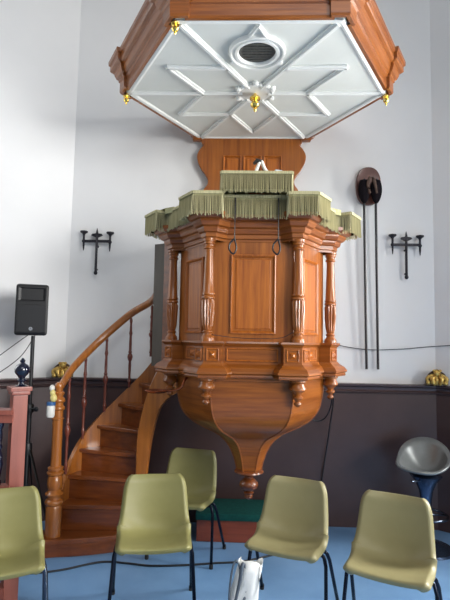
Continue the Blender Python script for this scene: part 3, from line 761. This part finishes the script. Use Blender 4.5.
# ------------------------------------------------------------------ bag on the floor
bg = empty('carrier_bag', (.05, 2.72, 0), 'white carrier bag with dark straps on the floor by a chair leg', 'bag')
rows = []
for k in range(9):
    v = k/8; z = .004+.45*v; t = .08*(1-.75*v)+.01; w = .082-.018*v; sx = -.055+.085*v; row = []
    for q in range(28):
        a = 2*PI*q/28
        x = math.copysign(abs(math.cos(a))**.6, math.cos(a))*w; y = math.copysign(abs(math.sin(a))**.6, math.sin(a))*t
        cr = .007*math.sin(5*a+7*v)+.004*math.sin(11*a-9*v)
        row.append(Vector((.04+sx+x+cr, 2.72+y+cr, z+(.012*math.sin(3*a)*v))))
    rows.append(row)
o = MB().grid(rows, closed_u=True).build('sack', 'bag', bg, smooth='all')
sm = o.modifiers.new('t', 'SOLIDIFY'); sm.thickness = .002
mb = MB()
mb.tube(bez([(-.06, 2.63, .05), (-.03, 2.625, .2), (.01, 2.66, .36), (.03, 2.685, .46), (.05, 2.69, .36), (.02, 2.66, .22), (-.03, 2.63, .1)], 6), .007, n=6, flat=1.6)
mb.tube(bez([(-.045, 2.66, .2), (-.035, 2.68, .38), (-.01, 2.69, .47), (.02, 2.69, .42)], 6), .006, n=6)
mb.build('strap', 'bag_print', bg, smooth='all')

# ------------------------------------------------------------------ light
def area(name, loc, target, size, power, color):
    l = bpy.data.lights.new(name, 'AREA'); l.shape = 'RECTANGLE'; l.size, l.size_y = size; l.energy = power; l.color = color
    o = bpy.data.objects.new(name, l); col.objects.link(o); o.location = loc
    o.rotation_euler = (Vector(target)-Vector(loc)).to_track_quat('-Z', 'Y').to_euler(); return o
RW, LW, FW_ = 420, 40, 110
def window(n, a, b, t0, t1, z0, z1, power, color):
    """tall window in one of the canted walls: moulded frame, glazing bars and the daylight coming through it"""
    A, B = Vector(a), Vector(b); d = (B-A).normalized(); nn = Vector((d.y, -d.x)); p0 = A+d*t0; p1 = A+d*t1; c = (p0+p1)/2
    w_, h_ = t1-t0, z1-z0; rz = math.atan2(d.y, d.x)
    def at(u, z, o): q = p0+d*u+nn*o; return (q.x, q.y, z)
    mb = MB()
    for u in (0, w_): mb.box(at(u, (z0+z1)/2, .03), (.08, .06, h_+.08), rz=rz, bev=.006)
    for z in (z0, z1): mb.box(at(w_/2, z, .03), (w_+.08, .06, .08), rz=rz, bev=.006)
    for k in (1, 2): mb.box(at(w_*k/3, (z0+z1)/2, .035), (.03, .03, h_), rz=rz)
    for k in range(1, 5): mb.box(at(w_/2, z0+h_*k/5, .035), (w_, .025, .025), rz=rz)
    struct(mb.build('window_%d' % n, 'white'))
    l = area('daylight', at(w_/2, (z0+z1)/2, .015), (c.x+nn.x*5, c.y+nn.y*5, (z0+z1)/2), (w_-.06, h_-.06), power, color)
window(1, (XR, YW), TR, 1.45, 2.78, 1.2, 3.3, RW, (1, .99, .97))
window(2, TL, (XL, YW), .15, 1.45, 1.5, 3.6, LW, (.93, .97, 1))
sw = area('side_fill', (5.5, -2.8, 3.0), (-2.4, 4.0, 2.0), (3.2, 3.0), 72, (1, .99, .97)); sw.data.spread = math.radians(50)  # added fill lamp, no window built; narrow spread favours the left bay
area('nave_fill', (1.2, -2.2, 5.6), (-.2, 4.2, 1.2), (3.0, 2.0), FW_, (.96, .98, 1))  # added high fill lamp standing in for nave daylight, no window built
w = bpy.data.worlds.new('room_light'); scene.world = w; w.use_nodes = True
bgd = w.node_tree.nodes['Background']; bgd.inputs[0].default_value = (.95, .97, 1, 1); bgd.inputs[1].default_value = .27

# ------------------------------------------------------------------ camera
cam = bpy.data.cameras.new('camera'); co = bpy.data.objects.new('camera', cam); col.objects.link(co)
cam.sensor_fit = 'VERTICAL'; cam.sensor_height = 36; cam.lens = 483.76/600*36; cam.clip_start = .05
pi_, ro, ya = .0801, .0188, .0348
fw = Vector((-math.sin(ya)*math.cos(pi_), math.cos(ya)*math.cos(pi_), math.sin(pi_)))
r = fw.cross(Vector((0, 0, 1))).normalized(); u = r.cross(fw)
r2 = r*math.cos(ro)+u*math.sin(ro); u2 = u*math.cos(ro)-r*math.sin(ro)
mx = Matrix((r2, u2, -fw)).transposed().to_4x4(); mx.translation = Vector((0, 0, 1.65))
co.matrix_world = mx
scene.camera = co
vs = scene.view_settings
vs.view_transform = 'Standard'; vs.look = 'None'; vs.gamma = 1; vs.use_curve_mapping = False; vs.exposure = 0
scene.cycles.use_denoising = True
